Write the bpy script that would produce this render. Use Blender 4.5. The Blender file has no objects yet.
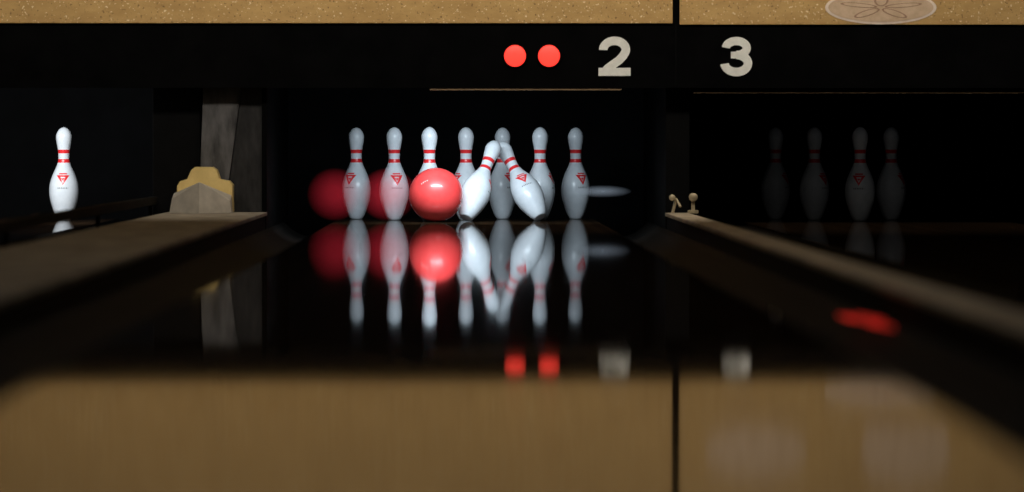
import bpy, bmesh, math, random
from mathutils import Vector, Matrix
random.seed(4)
sc = bpy.context.scene
try:
    sc.view_settings.view_transform = 'Standard'
    sc.view_settings.look = 'None'
except Exception: pass
col = sc.collection
F = 4560.0; D = 19.0; CH = 0.30

# ---------------------------------------------------------------- materials
def newmat(name):
    m = bpy.data.materials.new(name); m.use_nodes = True
    nt = m.node_tree
    b = nt.nodes['Principled BSDF']
    return m, nt, b
def N(nt, t, **kw):
    n = nt.nodes.new(t)
    for k, v in kw.items(): setattr(n, k, v)
    return n
def MATH(nt, op, a, b=None, clamp=False):
    n = nt.nodes.new('ShaderNodeMath'); n.operation = op; n.use_clamp = clamp
    for i, v in enumerate((a, b)):
        if v is None: continue
        if isinstance(v, (int, float)): n.inputs[i].default_value = v
        else: nt.links.new(v, n.inputs[i])
    return n.outputs[0]
def MIX(nt, fac, a, b):
    n = nt.nodes.new('ShaderNodeMix'); n.data_type = 'RGBA'
    for sock, v in ((n.inputs[0], fac), (n.inputs[6], a), (n.inputs[7], b)):
        if isinstance(v, (int, float)): sock.default_value = v
        elif isinstance(v, tuple): sock.default_value = (*v, 1) if len(v) == 3 else v
        else: nt.links.new(v, sock)
    return n.outputs[2]
def objco(nt):
    tc = N(nt, 'ShaderNodeTexCoord'); s = N(nt, 'ShaderNodeSeparateXYZ')
    nt.links.new(tc.outputs['Object'], s.inputs[0])
    return tc.outputs['Object'], s.outputs[0], s.outputs[1], s.outputs[2]
def noise(nt, vec, scale, detail=4, rough=.5, stretch=None):
    if stretch:
        mp = N(nt, 'ShaderNodeMapping'); mp.inputs['Scale'].default_value = stretch
        nt.links.new(vec, mp.inputs[0]); vec = mp.outputs[0]
    n = N(nt, 'ShaderNodeTexNoise'); n.inputs['Scale'].default_value = scale
    n.inputs['Detail'].default_value = detail; n.inputs['Roughness'].default_value = rough
    nt.links.new(vec, n.inputs['Vector'])
    return n.outputs['Fac']
def ramp(nt, fac, stops):
    r = N(nt, 'ShaderNodeValToRGB'); e = r.color_ramp.elements
    while len(e) < len(stops): e.new(.5)
    for el, (p, c) in zip(e, stops): el.position = p; el.color = (*c, 1)
    nt.links.new(fac, r.inputs[0]); return r.outputs[0]
def MAPR(nt, v, a, b, c, d):
    n = nt.nodes.new('ShaderNodeMapRange'); n.clamp = True
    for i, q in enumerate((a, b, c, d)): n.inputs[i+1].default_value = q
    nt.links.new(v, n.inputs[0]); return n.outputs[0]

def simple(name, c1, c2=None, scale=20, rough=.6, metal=0, spec=.5, stretch=None, lo=.35, hi=.7):
    m, nt, b = newmat(name)
    c2 = c2 or tuple(x*.75 for x in c1)
    v, x, y, z = objco(nt)
    f = noise(nt, v, scale, 5, .6, stretch)
    nt.links.new(ramp(nt, f, [(lo, c1), (hi, c2)]), b.inputs['Base Color'])
    b.inputs['Roughness'].default_value = rough; b.inputs['Metallic'].default_value = metal
    b.inputs['Specular IOR Level'].default_value = spec
    return m

def pin_mat():
    m, nt, b = newmat('pin_plastic')
    v, x, y, z = objco(nt)
    def band(a, c): return MATH(nt, 'MULTIPLY', MATH(nt, 'GREATER_THAN', z, a), MATH(nt, 'LESS_THAN', z, c))
    s = MATH(nt, 'MAXIMUM', band(.235, .250), band(.2735, .2885))
    ax = MATH(nt, 'ABSOLUTE', x)
    front = MATH(nt, 'LESS_THAN', y, 0.0)
    def tri(z0, z1, k):
        w = MATH(nt, 'MULTIPLY', MATH(nt, 'SUBTRACT', z, z0), k)
        return MATH(nt, 'MULTIPLY', MATH(nt, 'LESS_THAN', ax, w), band(z0, z1))
    outer = tri(.142, .184, .62); inner = tri(.155, .177, .48)
    core = tri(.160, .172, .62)
    t = MATH(nt, 'MAXIMUM', MATH(nt, 'SUBTRACT', outer, inner), core)
    crown = MATH(nt, 'MULTIPLY', band(.187, .1925), MATH(nt, 'LESS_THAN', ax, .016))
    t = MATH(nt, 'MULTIPLY', MATH(nt, 'MAXIMUM', t, crown), front)
    redm = MATH(nt, 'MAXIMUM', s, t)
    wv = MATH(nt, 'SINE', MATH(nt, 'MULTIPLY', x, 900.0))
    let = MATH(nt, 'MULTIPLY', MATH(nt, 'GREATER_THAN', wv, -.1), band(.128, .134))
    let = MATH(nt, 'MULTIPLY', MATH(nt, 'MULTIPLY', let, MATH(nt, 'LESS_THAN', ax, .022)), front)
    scuff = noise(nt, v, 30, 6, .7)
    base = ramp(nt, scuff, [(.3, (.84, .87, .90)), (.75, (.68, .72, .76))])
    c = MIX(nt, redm, base, (.85, .03, .035))
    c = MIX(nt, MATH(nt, 'MULTIPLY', let, .75), c, (.03, .03, .03))
    nt.links.new(c, b.inputs['Base Color'])
    b.inputs['Roughness'].default_value = .28
    return m
def lane_mat():
    m, nt, b = newmat('lane_lacquered_boards')
    v, x, y, z = objco(nt)
    bd = MATH(nt, 'FLOOR', MATH(nt, 'DIVIDE', x, .0272))
    wn = N(nt, 'ShaderNodeTexWhiteNoise', noise_dimensions='1D'); nt.links.new(bd, wn.inputs['W'])
    g = noise(nt, v, 30, 5, .6, (3, .12, 1))
    f = MATH(nt, 'ADD', MATH(nt, 'MULTIPLY', wn.outputs['Value'], .4), MATH(nt, 'MULTIPLY', g, .6))
    basec = ramp(nt, f, [(.2, (.020, .011, .006)), (.8, (.042, .024, .012))])
    nt.links.new(basec, b.inputs['Base Color'])
    # finish is duller towards the bowler's end of the lane
    nt.links.new(MAPR(nt, y, -14.8, -11.5, .055, .026), b.inputs['Roughness'])
    b.inputs['IOR'].default_value = 1.5
    df = N(nt, 'ShaderNodeBsdfDiffuse'); nt.links.new(basec, df.inputs['Color'])
    mx = N(nt, 'ShaderNodeMixShader')
    wear = MATH(nt, 'MULTIPLY', noise(nt, v, 3, 4, .6, (1, .15, 1)), .18)
    nt.links.new(MATH(nt, 'ADD', wear, MAPR(nt, y, -15.3, -12.6, .42, .14)), mx.inputs[0])
    nt.links.new(b.outputs[0], mx.inputs[1]); nt.links.new(df.outputs[0], mx.inputs[2])
    nt.links.new(mx.outputs[0], nt.nodes['Material Output'].inputs[0])
    return m
def gold_mat():
    m, nt, b = newmat('gold_laminate_panel')
    v, x, y, z = objco(nt)
    f = noise(nt, v, 9, 6, .65, (1, 1, 2.2))
    c = ramp(nt, f, [(.3, (.48, .275, .085)), (.7, (.64, .39, .135))])
    sp = noise(nt, v, 110, 2, .5)
    c = MIX(nt, MATH(nt, 'GREATER_THAN', sp, .68), c, (.95, .76, .46))
    c = MIX(nt, MATH(nt, 'LESS_THAN', sp, .325), c, (.25, .13, .04))
    nt.links.new(c, b.inputs['Base Color']); b.inputs['Roughness'].default_value = .55
    return m
def emis(name, c, s):
    m, nt, b = newmat(name)
    v, x, y, z = objco(nt)
    f = noise(nt, v, 60, 2)
    nt.links.new(ramp(nt, f, [(.2, c), (.8, tuple(min(1, q*1.12) for q in c))]), b.inputs['Emission Color'])
    b.inputs['Base Color'].default_value = (*c, 1)
    b.inputs['Emission Strength'].default_value = s
    return m
def trail_mat(name, c, amax, k=1.5):
    m, nt, b = newmat(name)
    v, x, y, z = objco(nt)
    r = MATH(nt, 'SQRT', MATH(nt, 'ADD', MATH(nt, 'MULTIPLY', x, x), MATH(nt, 'MULTIPLY', z, z)))
    a = MATH(nt, 'SUBTRACT', 1.0, r, True)
    a = MATH(nt, 'MULTIPLY', MATH(nt, 'MULTIPLY', a, k, True), amax)
    nt.links.new(a, b.inputs['Alpha'])
    b.inputs['Base Color'].default_value = (*c, 1); b.inputs['Roughness'].default_value = .8
    b.inputs['Specular IOR Level'].default_value = 0
    return m

M_pin = pin_mat(); M_lane = lane_mat(); M_gold = gold_mat()
M_black = simple('black_painted_board', (.0015,.0015,.0015), (.003,.0028,.0028), 8, .9, spec=.03)
M_dark = simple('dark_kickback_board', (.0018,.0017,.0016), (.0035,.0032,.003), 10, .7, spec=.06)
M_curtain = simple('pit_curtain_vinyl', (.003,.003,.003), (.005,.005,.0055), 5, .8, spec=.05)
M_cap = simple('divider_cap_laminate', (.34,.29,.215), (.13,.105,.075), 12, .6, stretch=(1,.35,1), spec=.3)
M_cap2 = simple('divider_cap_worn', (.60,.49,.34), (.30,.24,.165), 14, .6, stretch=(1,.35,1), spec=.3)
M_side = simple('divider_side_dark', (.005,.0045,.004), (.05,.042,.034), 45, .8, lo=.55, hi=.75, spec=.05)
M_gutter = simple('gutter_plastic', (.006,.005,.0045), (.012,.010,.008), 25, .75, spec=.05)
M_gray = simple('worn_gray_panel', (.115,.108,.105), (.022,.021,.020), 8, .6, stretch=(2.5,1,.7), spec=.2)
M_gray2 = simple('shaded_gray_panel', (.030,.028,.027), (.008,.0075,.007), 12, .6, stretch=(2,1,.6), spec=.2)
M_yel = simple('yellow_plastic', (.80,.58,.22), (.66,.47,.17), 15, .45)
M_beige = simple('beige_plastic', (.60,.53,.43), (.42,.37,.30), 12, .5)
M_white = simple('lane_number_paint', (.92,.89,.80), (.80,.77,.68), 40, .6)
M_brass = simple('worn_brass', (.60,.48,.30), (.35,.27,.15), 40, .4, metal=.4)
M_pink = simple('faded_pink_print', (.74,.52,.34), (.58,.39,.23), 22, .6)
M_pinkline = simple('pink_outline_print', (.92,.76,.62), (.80,.62,.48), 22, .6)
M_pinkline2 = simple('brown_line_print', (.45,.25,.15), (.36,.20,.12), 22, .6)
M_wall = simple('dark_wall_paint', (.02,.019,.018), (.014,.014,.014), 4, .8, spec=.1)
M_red = emis('red_indicator_lens', (1.0,.045,.03), 1.25)
M_redglint = emis('red_glint_glow', (1.0,.03,.02), .45)  # glow that imitates red light reflected in the gutter

# ---------------------------------------------------------------- mesh helpers
def link(o, parent=None):
    col.objects.link(o)
    if parent: o.parent = parent
    return o
def empty(name):
    o = bpy.data.objects.new(name, None); o.empty_display_size = .1; col.objects.link(o); return o
def from_bm(bm, name, mat, parent=None, smooth=False, bevel=0):
    if bevel:
        bmesh.ops.bevel(bm, geom=[e for e in bm.edges if e.is_manifold and e.calc_face_angle(0) > .5], offset=bevel, segments=2, affect='EDGES', profile=.7)
    bmesh.ops.recalc_face_normals(bm, faces=bm.faces)
    me = bpy.data.meshes.new(name); bm.to_mesh(me); bm.free()
    me.materials.append(mat)
    if smooth:
        for p in me.polygons: p.use_smooth = True
    return link(bpy.data.objects.new(name, me), parent)
def box(name, x0, x1, y0, y1, z0, z1, mat, parent=None, bevel=0):
    bm = bmesh.new(); bmesh.ops.create_cube(bm, size=1)
    for v in bm.verts:
        v.co = Vector(((x0+x1)/2+v.co.x*(x1-x0), (y0+y1)/2+v.co.y*(y1-y0), (z0+z1)/2+v.co.z*(z1-z0)))
    return from_bm(bm, name, mat, parent, bevel=bevel)
def prism(name, pts, y0, y1, mat, parent=None, bevel=0):
    """polygon in XZ extruded along Y"""
    bm = bmesh.new()
    a = [bm.verts.new((x, y0, z)) for x, z in pts]; b = [bm.verts.new((x, y1, z)) for x, z in pts]
    bm.faces.new(a); bm.faces.new(b[::-1]); n = len(pts)
    for i in range(n): bm.faces.new((a[i], b[i], b[(i+1) % n], a[(i+1) % n]))
    return from_bm(bm, name, mat, parent, bevel=bevel)
def disc(name, x, y, z, rx, rz, th, mat, parent=None, seg=48, dome=0):
    bm = bmesh.new()
    ring = lambda r, yy: [bm.verts.new((x+rx*r*math.cos(2*math.pi*i/seg), yy, z+rz*r*math.sin(2*math.pi*i/seg))) for i in range(seg)]
    rs = [ring(1, y), ring(1, y-th)]
    for k in (.85, .6, .3): rs.append(ring(k, y-th-dome*(1-k*k)))
    for p, q in zip(rs, rs[1:]):
        for i in range(seg): bm.faces.new((p[i], p[(i+1) % seg], q[(i+1) % seg], q[i]))
    bm.faces.new(rs[-1]); bm.faces.new(rs[0][::-1])
    return from_bm(bm, name, mat, parent, smooth=dome > 0)
def cyl(name, p, q, r, mat, parent=None, seg=20):
    p, q = Vector(p), Vector(q); bm = bmesh.new()
    bmesh.ops.create_cone(bm, cap_ends=True, segments=seg, radius1=r, radius2=r, depth=(q-p).length)
    bm.transform(Matrix.Translation((p+q)/2) @ (q-p).to_track_quat('Z', 'Y').to_matrix().to_4x4())
    return from_bm(bm, name, mat, parent)

# ---------------------------------------------------------------- bowling pin
IN = .0254
prof = [(0,0),(0,.9),(.06,1.0),(.75,1.414),(2.25,1.953),(3.375,2.255),(4.5,2.383),(5.875,2.282),(7.25,1.852),
        (8.625,1.236),(9.375,.983),(10,.899),(10.875,.935),(11.75,1.047),(12.625,1.203),(13.5,1.273),(14.2,1.07),(14.7,.69),(14.93,.3),(15,0)]
def catmull(pts, n=5):
    out = []
    for i in range(len(pts)-1):
        p0 = pts[max(i-1, 0)]; p1 = pts[i]; p2 = pts[i+1]; p3 = pts[min(i+2, len(pts)-1)]
        k = 1 if i < 2 else n
        for j in range(k):
            t = j/k
            out.append(tuple(.5*((2*p1[a])+(-p0[a]+p2[a])*t+(2*p0[a]-5*p1[a]+4*p2[a]-p3[a])*t*t+(-p0[a]+3*p1[a]-3*p2[a]+p3[a])*t**3) if k > 1 else p1[a] for a in (0, 1)))
    out.append(pts[-1]); return out
def pin_mesh():
    bm = bmesh.new(); seg = 48; rings = []
    pr = catmull(prof)
    for z, r in pr:
        if r < 1e-4: rings.append([bm.verts.new((0, 0, z*IN))])
        else: rings.append([bm.verts.new((r*IN*math.cos(2*math.pi*i/seg), r*IN*math.sin(2*math.pi*i/seg), z*IN)) for i in range(seg)])
    for p, q in zip(rings, rings[1:]):
        for i in range(seg):
            j = (i+1) % seg
            if len(p) == 1: bm.faces.new((p[0], q[j], q[i]))
            elif len(q) == 1: bm.faces.new((p[i], p[j], q[0]))
            else: bm.faces.new((p[i], p[j], q[j], q[i]))
    bmesh.ops.recalc_face_normals(bm, faces=bm.faces)
    me = bpy.data.meshes.new('bowling_pin'); bm.to_mesh(me); bm.free(); me.materials.append(M_pin)
    for p in me.polygons: p.use_smooth = True
    return me
PM = pin_mesh()
def pin(x, y, z=.0006, yaw=0, axis=None):
    o = bpy.data.objects.new('bowling_pin', PM); col.objects.link(o)
    q = Matrix.Rotation(math.radians(yaw), 4, 'Z')
    if axis:
        a = Vector(axis).normalized()
        rot = Vector((0, 0, 1)).rotation_difference(a).to_matrix().to_4x4()
        q = rot @ q
        tilt = math.acos(a.z); z = z + .0254*math.sin(tilt)
    o.matrix_world = Matrix.Translation((x, y, z)) @ q
    return o
S = .1524; R = .264
pin(-3*S, 0, yaw=-30); pin(3*S, 0, yaw=30)      # corners
pin(S, 0, yaw=40)
pin(-2*S+.01, -R, yaw=14); pin(0, -R, yaw=-55); pin(2*S, -R, yaw=75)
pin(-S+.004, -2*R, yaw=70)
p1 = pin(-.002, -.70, yaw=75, axis=(.122, .185, .30))
p3 = pin(.300, -.56, yaw=8, axis=(-.160, .165, .300))
# neighbouring lanes
L1 = -1.98; L3 = 1.64
pin(-1.650, -R, yaw=0)
pin(1.432, -R, yaw=50); pin(1.597, -2*R, yaw=-10); pin(1.748, -R, yaw=60); pin(1.29, 0, yaw=60)

# ---------------------------------------------------------------- lanes
tab = [(0,.0098),(3,.0098),(4,.0088),(5,.0076),(5.6,.0064),(5.93,.0034),(6.45,-.0010),(7.25,-.0036),(9,-.0026),(13.3,-.0008),(15.5,0),(20,0)]
def slope(d):
    for (a, s), (b, t) in zip(tab, tab[1:]):
        if a <= d <= b: return s+(t-s)*(d-a)/(b-a)
    return 0
NS = 780; DE = D-1.25
ds = [-.1+(DE+.1)*i/NS for i in range(NS+1)]
zs = [0]*(NS+1)
for i in range(NS-1, -1, -1):
    zs[i] = zs[i+1]-slope(max(0, (ds[i]+ds[i+1])/2))*(ds[i+1]-ds[i])
def lane(cx):
    bm = bmesh.new(); rows = []
    for d, z in zip(ds, zs):
        y = d-D
        rows.append([bm.verts.new((cx+x, y, z if k in (1, 2) else -.10)) for k, x in enumerate((-.53, -.53, .53, .53))])
    for p, q in zip(rows, rows[1:]):
        for i in range(3): bm.faces.new((p[i], p[i+1], q[i+1], q[i]))
    bm.faces.new(rows[0][::-1]); bm.faces.new(rows[-1])
    bmesh.ops.recalc_face_normals(bm, faces=bm.faces)
    bm.normal_update()
    for f in bm.faces: f.smooth = abs(f.normal.z) > .5
    for e in bm.edges:
        if len(e.link_faces) == 2 and e.calc_face_angle(0) > .8: e.smooth = False
    me = bpy.data.meshes.new('bowling_lane'); bm.to_mesh(me); bm.free(); me.materials.append(M_lane)
    link(bpy.data.objects.new('bowling_lane', me))
    box('pin_deck', cx-.53, cx+.53, -1.25, .1, -.10, 0, M_lane)
lane(0); lane(L1); lane(L3)

def gutter(xa, xb):
    bm = bmesh.new(); n = 14; w = xb-xa
    pts = []
    for i in range(n+1):
        t = i/n; pts.append((xa+w*(.03+.94*t), -.012-.062*math.sin(math.pi*t)**.8 if 0 < i < n else -.012))
    for i in range(n, -1, -1):
        t = i/n; pts.append((xa+w*(.03+.94*t), -.022-.068*math.sin(math.pi*t)**.8 if 0 < i < n else -.022))
    ya, yb = -19.1, .1
    a = [bm.verts.new((x, ya, z)) for x, z in pts]; b = [bm.verts.new((x, yb, z)) for x, z in pts]
    m = len(pts)
    for i in range(m): bm.faces.new((a[i], b[i], b[(i+1) % m], a[(i+1) % m]))
    return from_bm(bm, 'gutter', M_gutter, smooth=True)
gutter(-.768, -.535); gutter(.535, .768)
gutter(L1+.535, L1+.765); gutter(L1-.765, L1-.535)
gutter(.868, L3-.535); gutter(L3+.535, L3+.765)

# ---------------------------------------------------------------- dividers
def divider(x0, x1, ztop, capmat, yend=-1.32):
    e = empty('lane_divider')
    box('body', x0+.008, x1-.008, -19.1, yend, -.1, ztop-.014, M_side, e)
    box('cap', x0, x1, -19.1, yend, ztop-.014, ztop, capmat, e, bevel=.004)
    return e
divider(-1.16, -.77, .048, M_cap)
divider(.772, .862, .045, M_cap2)
divider(L3+.77, L3+.86, .045, M_cap2)
divider(L1-.86, L1-.77, .045, M_cap2)
e = empty('ball_return_rail')
box('rail', -1.225, -1.195, -14, -1.32, .078, .108, M_side, e, bevel=.004)
for yy in (-1.5, -4, -7, -10, -13):
    box('post', -1.217, -1.203, yy-.01, yy+.01, -.1, .08, M_dark, e)

# ---------------------------------------------------------------- kickbacks / pit
def kick(x0, x1, name='kickback_wall'):
    return box(name, x0, x1, -1.3, .9, -.1, 1.1, M_dark, bevel=.004)
kick(.775, .868); kick(-1.02, -.775); kick(-1.215, -1.03); kick(L3+.77, L3+.87); kick(L1-.87, L1-.77)
box('pit_curtain', -3.3, 3.3, .92, .96, -.25, 1.1, M_curtain)
e = empty('pinsetter_machine')
for cx in (L1, 0, L3):
    cyl('sweep_bar', (cx-.7, .45, .62), (cx+.7, .45, .62), .03, M_dark, e)
    box('deck_frame', cx-.72, cx+.72, -.2, .3, .70, .76, M_dark, e, bevel=.01)

# column panel in front of left kickback
e = empty('kickback_front_panel')
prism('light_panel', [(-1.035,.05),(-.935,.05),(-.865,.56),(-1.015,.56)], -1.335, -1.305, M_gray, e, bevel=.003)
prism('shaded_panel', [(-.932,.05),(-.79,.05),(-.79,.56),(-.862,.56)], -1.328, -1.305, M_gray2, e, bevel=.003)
box('edge_strip', -.79, -.772, -1.34, -1.305, .05, .56, M_black, e)
def P(px, py, d): return ((px-466)*d/F, CH+(147-py)*d/F)
e = empty('ball_return_hood')
d = 17.35
bm = bmesh.new()
yb, yf, yp = -1.50, -1.62, -1.78
xl, xc, xr = P(169,0,d)[0], P(201,0,d)[0], P(231,0,d)[0]
zb = .049; zl = P(0,199,d)[1]; zc = P(0,182,d)[1]; zr = P(0,201,d)[1]
low = [bm.verts.new(c) for c in ((xl,yb,zb),(xl,yf,zb),(xc,yp,zb),(xr,yf,zb),(xr,yb,zb))]
up = [bm.verts.new(c) for c in ((xl+.01,yb,zl+.02),(xl+.01,yf,zl),(xc,yp+.03,zc),(xr-.005,yf,zr),(xr-.005,yb,zr+.02))]
bm.faces.new(low[::-1]); bm.faces.new((up[0],up[1],up[2])); bm.faces.new((up[0],up[2],up[4])); bm.faces.new((up[2],up[3],up[4]))
for i in range(5): bm.faces.new((low[i], low[(i+1)%5], up[(i+1)%5], up[i]))
from_bm(bm, 'prow_cover', M_beige, e, bevel=.002)
d = 17.55
pts = [P(*p, d) for p in ((178,212),(178,186),(181,181),(188,179),(192,170),(196,167),(213,167),(217,170),(220,179),(230,181),(233,185),(233,212))]
prism('yellow_housing', pts, -1.49, -1.36, M_yel, e, bevel=.006)
e = empty('sensor_bracket')
def PX(px, py, dd=17.6): x, z = P(px, py, dd); return (x, dd-D, z)
x, y, z = PX(693, 205)
box('stem', x-.007, x+.007, y-.02, y+.0, .044, z+.03, M_brass, e, bevel=.002)
disc('eye', x, y-.02, z+.03, .017, .017, .012, M_brass, e, seg=24, dome=.004)
box('foot', x-.02, x+.02, y-.03, y+.01, .044, .056, M_brass, e, bevel=.002)
e = empty('sensor_bracket')
x = P(675,0,17.6)[0]
cyl('arm', (x-.01, -1.42, .044), (x+.004, -1.42, .10), .006, M_brass, e)
disc('eye', x-.012, -1.42, .105, .012, .012, .02, M_brass, e, seg=20, dome=.003)
cyl('arm_tip', (x+.004, -1.42, .10), (x+.02, -1.44, .07), .005, M_brass, e)

# ---------------------------------------------------------------- masking unit
e = empty('masking_unit')
ym = -1.4
box('black_band', -3.3, 3.3, ym, ym+.03, .528, .775, M_black, e)
box('gold_panel', -3.3, .797, ym-.012, ym+.03, .777, 1.9, M_gold, e, bevel=.003)
box('gold_panel', .824, 3.3, ym-.012, ym+.03, .772, 1.9, M_gold, e, bevel=.003)
box('joint_strip', .797, .824, ym+.002, ym+.03, .775, 1.9, M_black, e)
box('joint_seam', .808, .812, ym-.003, ym+.01, .53, .775, M_dark, e)
M_trim = simple('brown_trim', (.26,.17,.09), (.14,.09,.05), 30, .4)
box('trim_lip', -.14, .60, ym+.004, ym+.03, .519, .528, M_trim, e)
box('trim_lip', .88, 2.3, ym+.02, ym+.035, .508, .512, M_trim, e)
# sand dollar print
disc('oval_print', 1.60, ym-.012, .838, .215, .065, .002, M_pinkline, e)
disc('oval_print_inner', 1.60, ym-.014, .838, .203, .056, .002, M_pink, e)
for k in range(5):
    a = k*1.2566+.3
    ca, sa = math.cos(a), math.sin(a)
    bm = bmesh.new()
    n = 24; ring = []
    for i in range(n):
        u = 2*math.pi*i/n
        px_, pz_ = .09+.075*math.cos(u), .028*math.sin(u)
        ring.append(bm.verts.new((1.60+(px_*ca-pz_*sa), ym-.0165, .838+(px_*sa+pz_*ca)*.30)))
    bm.faces.new(ring)
    from_bm(bm, 'petal', M_pinkline2, e)
    bm = bmesh.new(); ring = []
    for i in range(n):
        u = 2*math.pi*i/n
        px_, pz_ = .09+.064*math.cos(u), .020*math.sin(u)
        ring.append(bm.verts.new((1.60+(px_*ca-pz_*sa), ym-.0175, .838+(px_*sa+pz_*ca)*.30)))
    bm.faces.new(ring)
    from_bm(bm, 'petal_inner', M_pink, e)
disc('round_print', 1.12, ym-.012, 1.11, .20, .11, .002, M_pink, e)
prism('shell_print', [(1.55,1.0),(1.85,1.0),(1.88,1.12),(1.83,1.22),(1.70,1.26),(1.57,1.22),(1.52,1.12)], ym-.016, ym-.012, M_pink, e, bevel=.001)
# numbers built from stroked outlines
def ribbon(bm, path, w, y0, y1):
    n = len(path); L = []; Rr = []
    for i, p in enumerate(path):
        a = Vector(path[max(i-1, 0)]); b = Vector(path[min(i+1, n-1)]); t = (b-a).normalized(); nn = Vector((-t.y, t.x))*w/2
        L.append(Vector(p)+nn); Rr.append(Vector(p)-nn)
    def V(q, y): return bm.verts.new((q.x, y, q.y))
    rows = [(V(l, y0), V(r, y0), V(r, y1), V(l, y1)) for l, r in zip(L, Rr)]
    for p, q in zip(rows, rows[1:]):
        for k in range(4): bm.faces.new((p[k], q[k], q[(k+1) % 4], p[(k+1) % 4]))
    bm.faces.new(rows[0]); bm.faces.new(rows[-1][::-1])
def arc(cx, cz, rx, rz, a0, a1, n=28):
    return [(cx+rx*math.cos(math.radians(a0+(a1-a0)*i/n)), cz+rz*math.sin(math.radians(a0+(a1-a0)*i/n))) for i in range(n+1)]
def number(ch, px):
    bm = bmesh.new(); X, Z = P(px, 56.5, 17.6)
    if ch == '2':
        path = arc(0, .026, .0435, .034, 182, -20)
        path += [(.033, .002), (.018, -.014), (-.004, -.030), (-.026, -.046), (-.040, -.062)]
        paths = [(path, .033), ([(-.062, -.0595), (.062, -.0595)], .031)]
    else:
        paths = [(arc(-.001, .0325, .040, .027, 178, -90), .032), (arc(-.001, -.0270, .045, .033, 90, -178), .033), ([(-.022, .0055), (0, .0055)], .026)]
    for k, (p, w) in enumerate(paths):
        ribbon(bm, [(X+a, Z+b) for a, b in p], w, ym, ym-.006-.0006*k)
    return from_bm(bm, 'lane_number_sign', M_white)
number('2', 614.5); number('3', 736.5)
def lamp(px):
    X, Z = P(px, 56, 17.6)
    g = empty('indicator_light')
    disc('bezel', X, ym, Z, .0475, .0475, .006, M_black, g)
    disc('lens', X, ym-.006, Z, .042, .042, .003, M_red, g, dome=.008)
lamp(515); lamp(549)

# ---------------------------------------------------------------- ball
m, nt, b = newmat('red_ball_urethane')
v, x, y, z = objco(nt)
nt.links.new(ramp(nt, noise(nt, v, 14, 5, .6), [(.3, (1.0,.085,.08)), (.75, (.86,.05,.05))]), b.inputs['Base Color'])
b.inputs['Roughness'].default_value = .42
b.inputs['Coat Weight'].default_value = .5; b.inputs['Coat Roughness'].default_value = .12
M_ball = m
BX, BY, BR = -.120, -.765, .108
ball = empty('bowling_ball')
bm = bmesh.new(); bmesh.ops.create_uvsphere(bm, u_segments=64, v_segments=40, radius=BR)
bo = from_bm(bm, 'shell', M_ball, ball, smooth=True); bo.location = (BX, BY, BR+.0006)
M_hole = simple('finger_hole_dark', (.06,.006,.006), (.08,.01,.01), 20, .6)
M_logo = simple('ball_engraving', (1.0,.55,.5), (.9,.4,.38), 60, .5)
for dx, dy, dz, r in ((-.25,.35,.9,.012),(.05,.38,.92,.012),(-.1,.1,1.0,.014)):
    n = Vector((dx, dy, dz)).normalized(); c = Vector((BX, BY, BR))
    cyl('finger_hole', c+n*(BR-.004), c+n*(BR+.0006), r, M_hole, ball)
for dx, dz in ((-.52,.42),(-.45,.46),(-.38,.49),(-.30,.51)):
    n = Vector((dx, -.75, dz)).normalized(); c = Vector((BX, BY, BR))
    cyl('engraved_mark', c+n*(BR-.003), c+n*(BR+.0009), .0028, M_logo, ball, seg=10)
def blob(name, loc, sc_, mat, parent):
    bm = bmesh.new(); bmesh.ops.create_uvsphere(bm, u_segments=48, v_segments=32, radius=1)
    o = from_bm(bm, name, mat, parent, smooth=True); o.location = loc; o.scale = sc_; return o
M_trail = trail_mat('red_motion_blur', (.85,.03,.05), .21, 1.3)
blob('motion_trail', (-.315, -.62, .109), (.118, .03, .108), M_trail, ball)
blob('motion_trail', (-.530, -.62, .109), (.112, .03, .108), M_trail, ball)
M_str = trail_mat('white_motion_blur', (.8,.82,.9), .30, 1.0)
blob('pin_motion_streak', (.560, -.3, .118), (.12, .02, .026), M_str, None)

e = empty('gutter_red_glint')  # added glowing slivers, standing in for the indicator lights' reflection on the gutter
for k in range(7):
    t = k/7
    cyl('lens', (.700+.042*t, -10.45-.7*t, -.016+.003*t), (.700+.042*(t+.09), -10.45-.7*(t+.09), -.016+.003*t), .0022+.0012*((k*5) % 3), M_redglint, e, seg=10)  # added glint sliver, stands in for the indicator lights' reflection, no real lens
cyl('lens', (.722, -10.6, -.010), (.742, -10.9, -.009), .0018, M_redglint, e)  # added glint sliver too, no real lens

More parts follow.
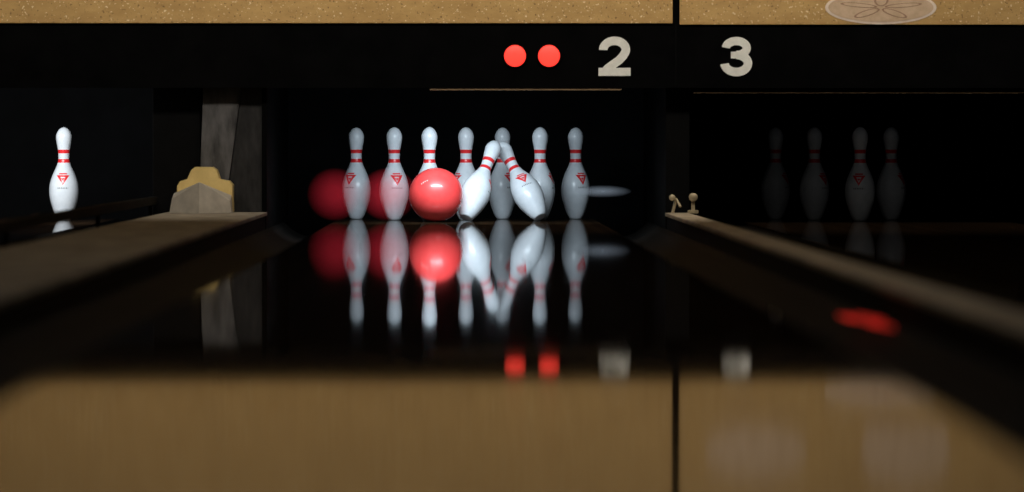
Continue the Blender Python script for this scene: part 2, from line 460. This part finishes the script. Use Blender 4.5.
# ---------------------------------------------------------------- room shell
box('floor', -3.4, 3.4, -24, 1.2, -.2, -.1, M_wall)
box('approach_floor', -3.3, 3.3, -24, -19.12, -.1, -.02, M_wall)
box('ceiling', -3.4, 3.4, -24, 1.2, 3.2, 3.3, M_wall)
box('wall_left', -3.4, -3.3, -24, 1.2, -.1, 3.2, M_wall)
box('wall_right', 3.3, 3.4, -24, 1.2, -.1, 3.2, M_wall)
box('wall_back', -3.4, 3.4, 1.2, 1.3, -.2, 3.3, M_wall)

# ---------------------------------------------------------------- lights
def area(name, loc, target, sx, sy, power, colr, spread=180):
    l = bpy.data.lights.new(name, 'AREA'); l.shape = 'RECTANGLE'; l.size = sx; l.size_y = sy
    l.energy = power; l.color = colr; l.spread = math.radians(spread)
    o = bpy.data.objects.new(name, l); col.objects.link(o); o.location = loc
    o.rotation_euler = (Vector(target)-Vector(loc)).to_track_quat('-Z', 'Y').to_euler(); return o
area('mask_wash_light', (0, -3.6, 2.7), (0, -1.4, 1.0), 5.5, .3, 40, (1, .94, .84), 110)
area('hall_ceiling_light', (0, -9, 3.1), (0, -9, 0), 4.5, 8, 20, (1, .9, .78))
area('pin_deck_light', (-.06, -1.35, .57), (-.05, -.80, .08), .6, .05, 6.2, (.76, .90, 1), 120)
area('pin_deck_light', (L1, -1.33, .62), (L1, -.35, .15), .9, .06, 20, (.92, .97, 1))
area('pin_deck_light', (L3, -1.33, .62), (L3, -.35, .15), .9, .06, .07, (.88, .94, 1))
w = bpy.data.worlds.new('World'); sc.world = w; w.use_nodes = True
w.node_tree.nodes['Background'].inputs[0].default_value = (.01, .01, .011, 1)

# ---------------------------------------------------------------- camera
cam = bpy.data.cameras.new('camera'); co = bpy.data.objects.new('camera', cam); col.objects.link(co)
co.location = (0, -D, CH)
cam.sensor_width = 36; cam.lens = F/1024*36
co.rotation_euler = (math.radians(90)-math.atan(99/F), 0, -math.atan(46/F))
cam.clip_end = 100; cam.clip_start = .05
cam.dof.use_dof = True; cam.dof.focus_distance = 18.4; cam.dof.aperture_fstop = 2.8
sc.camera = co
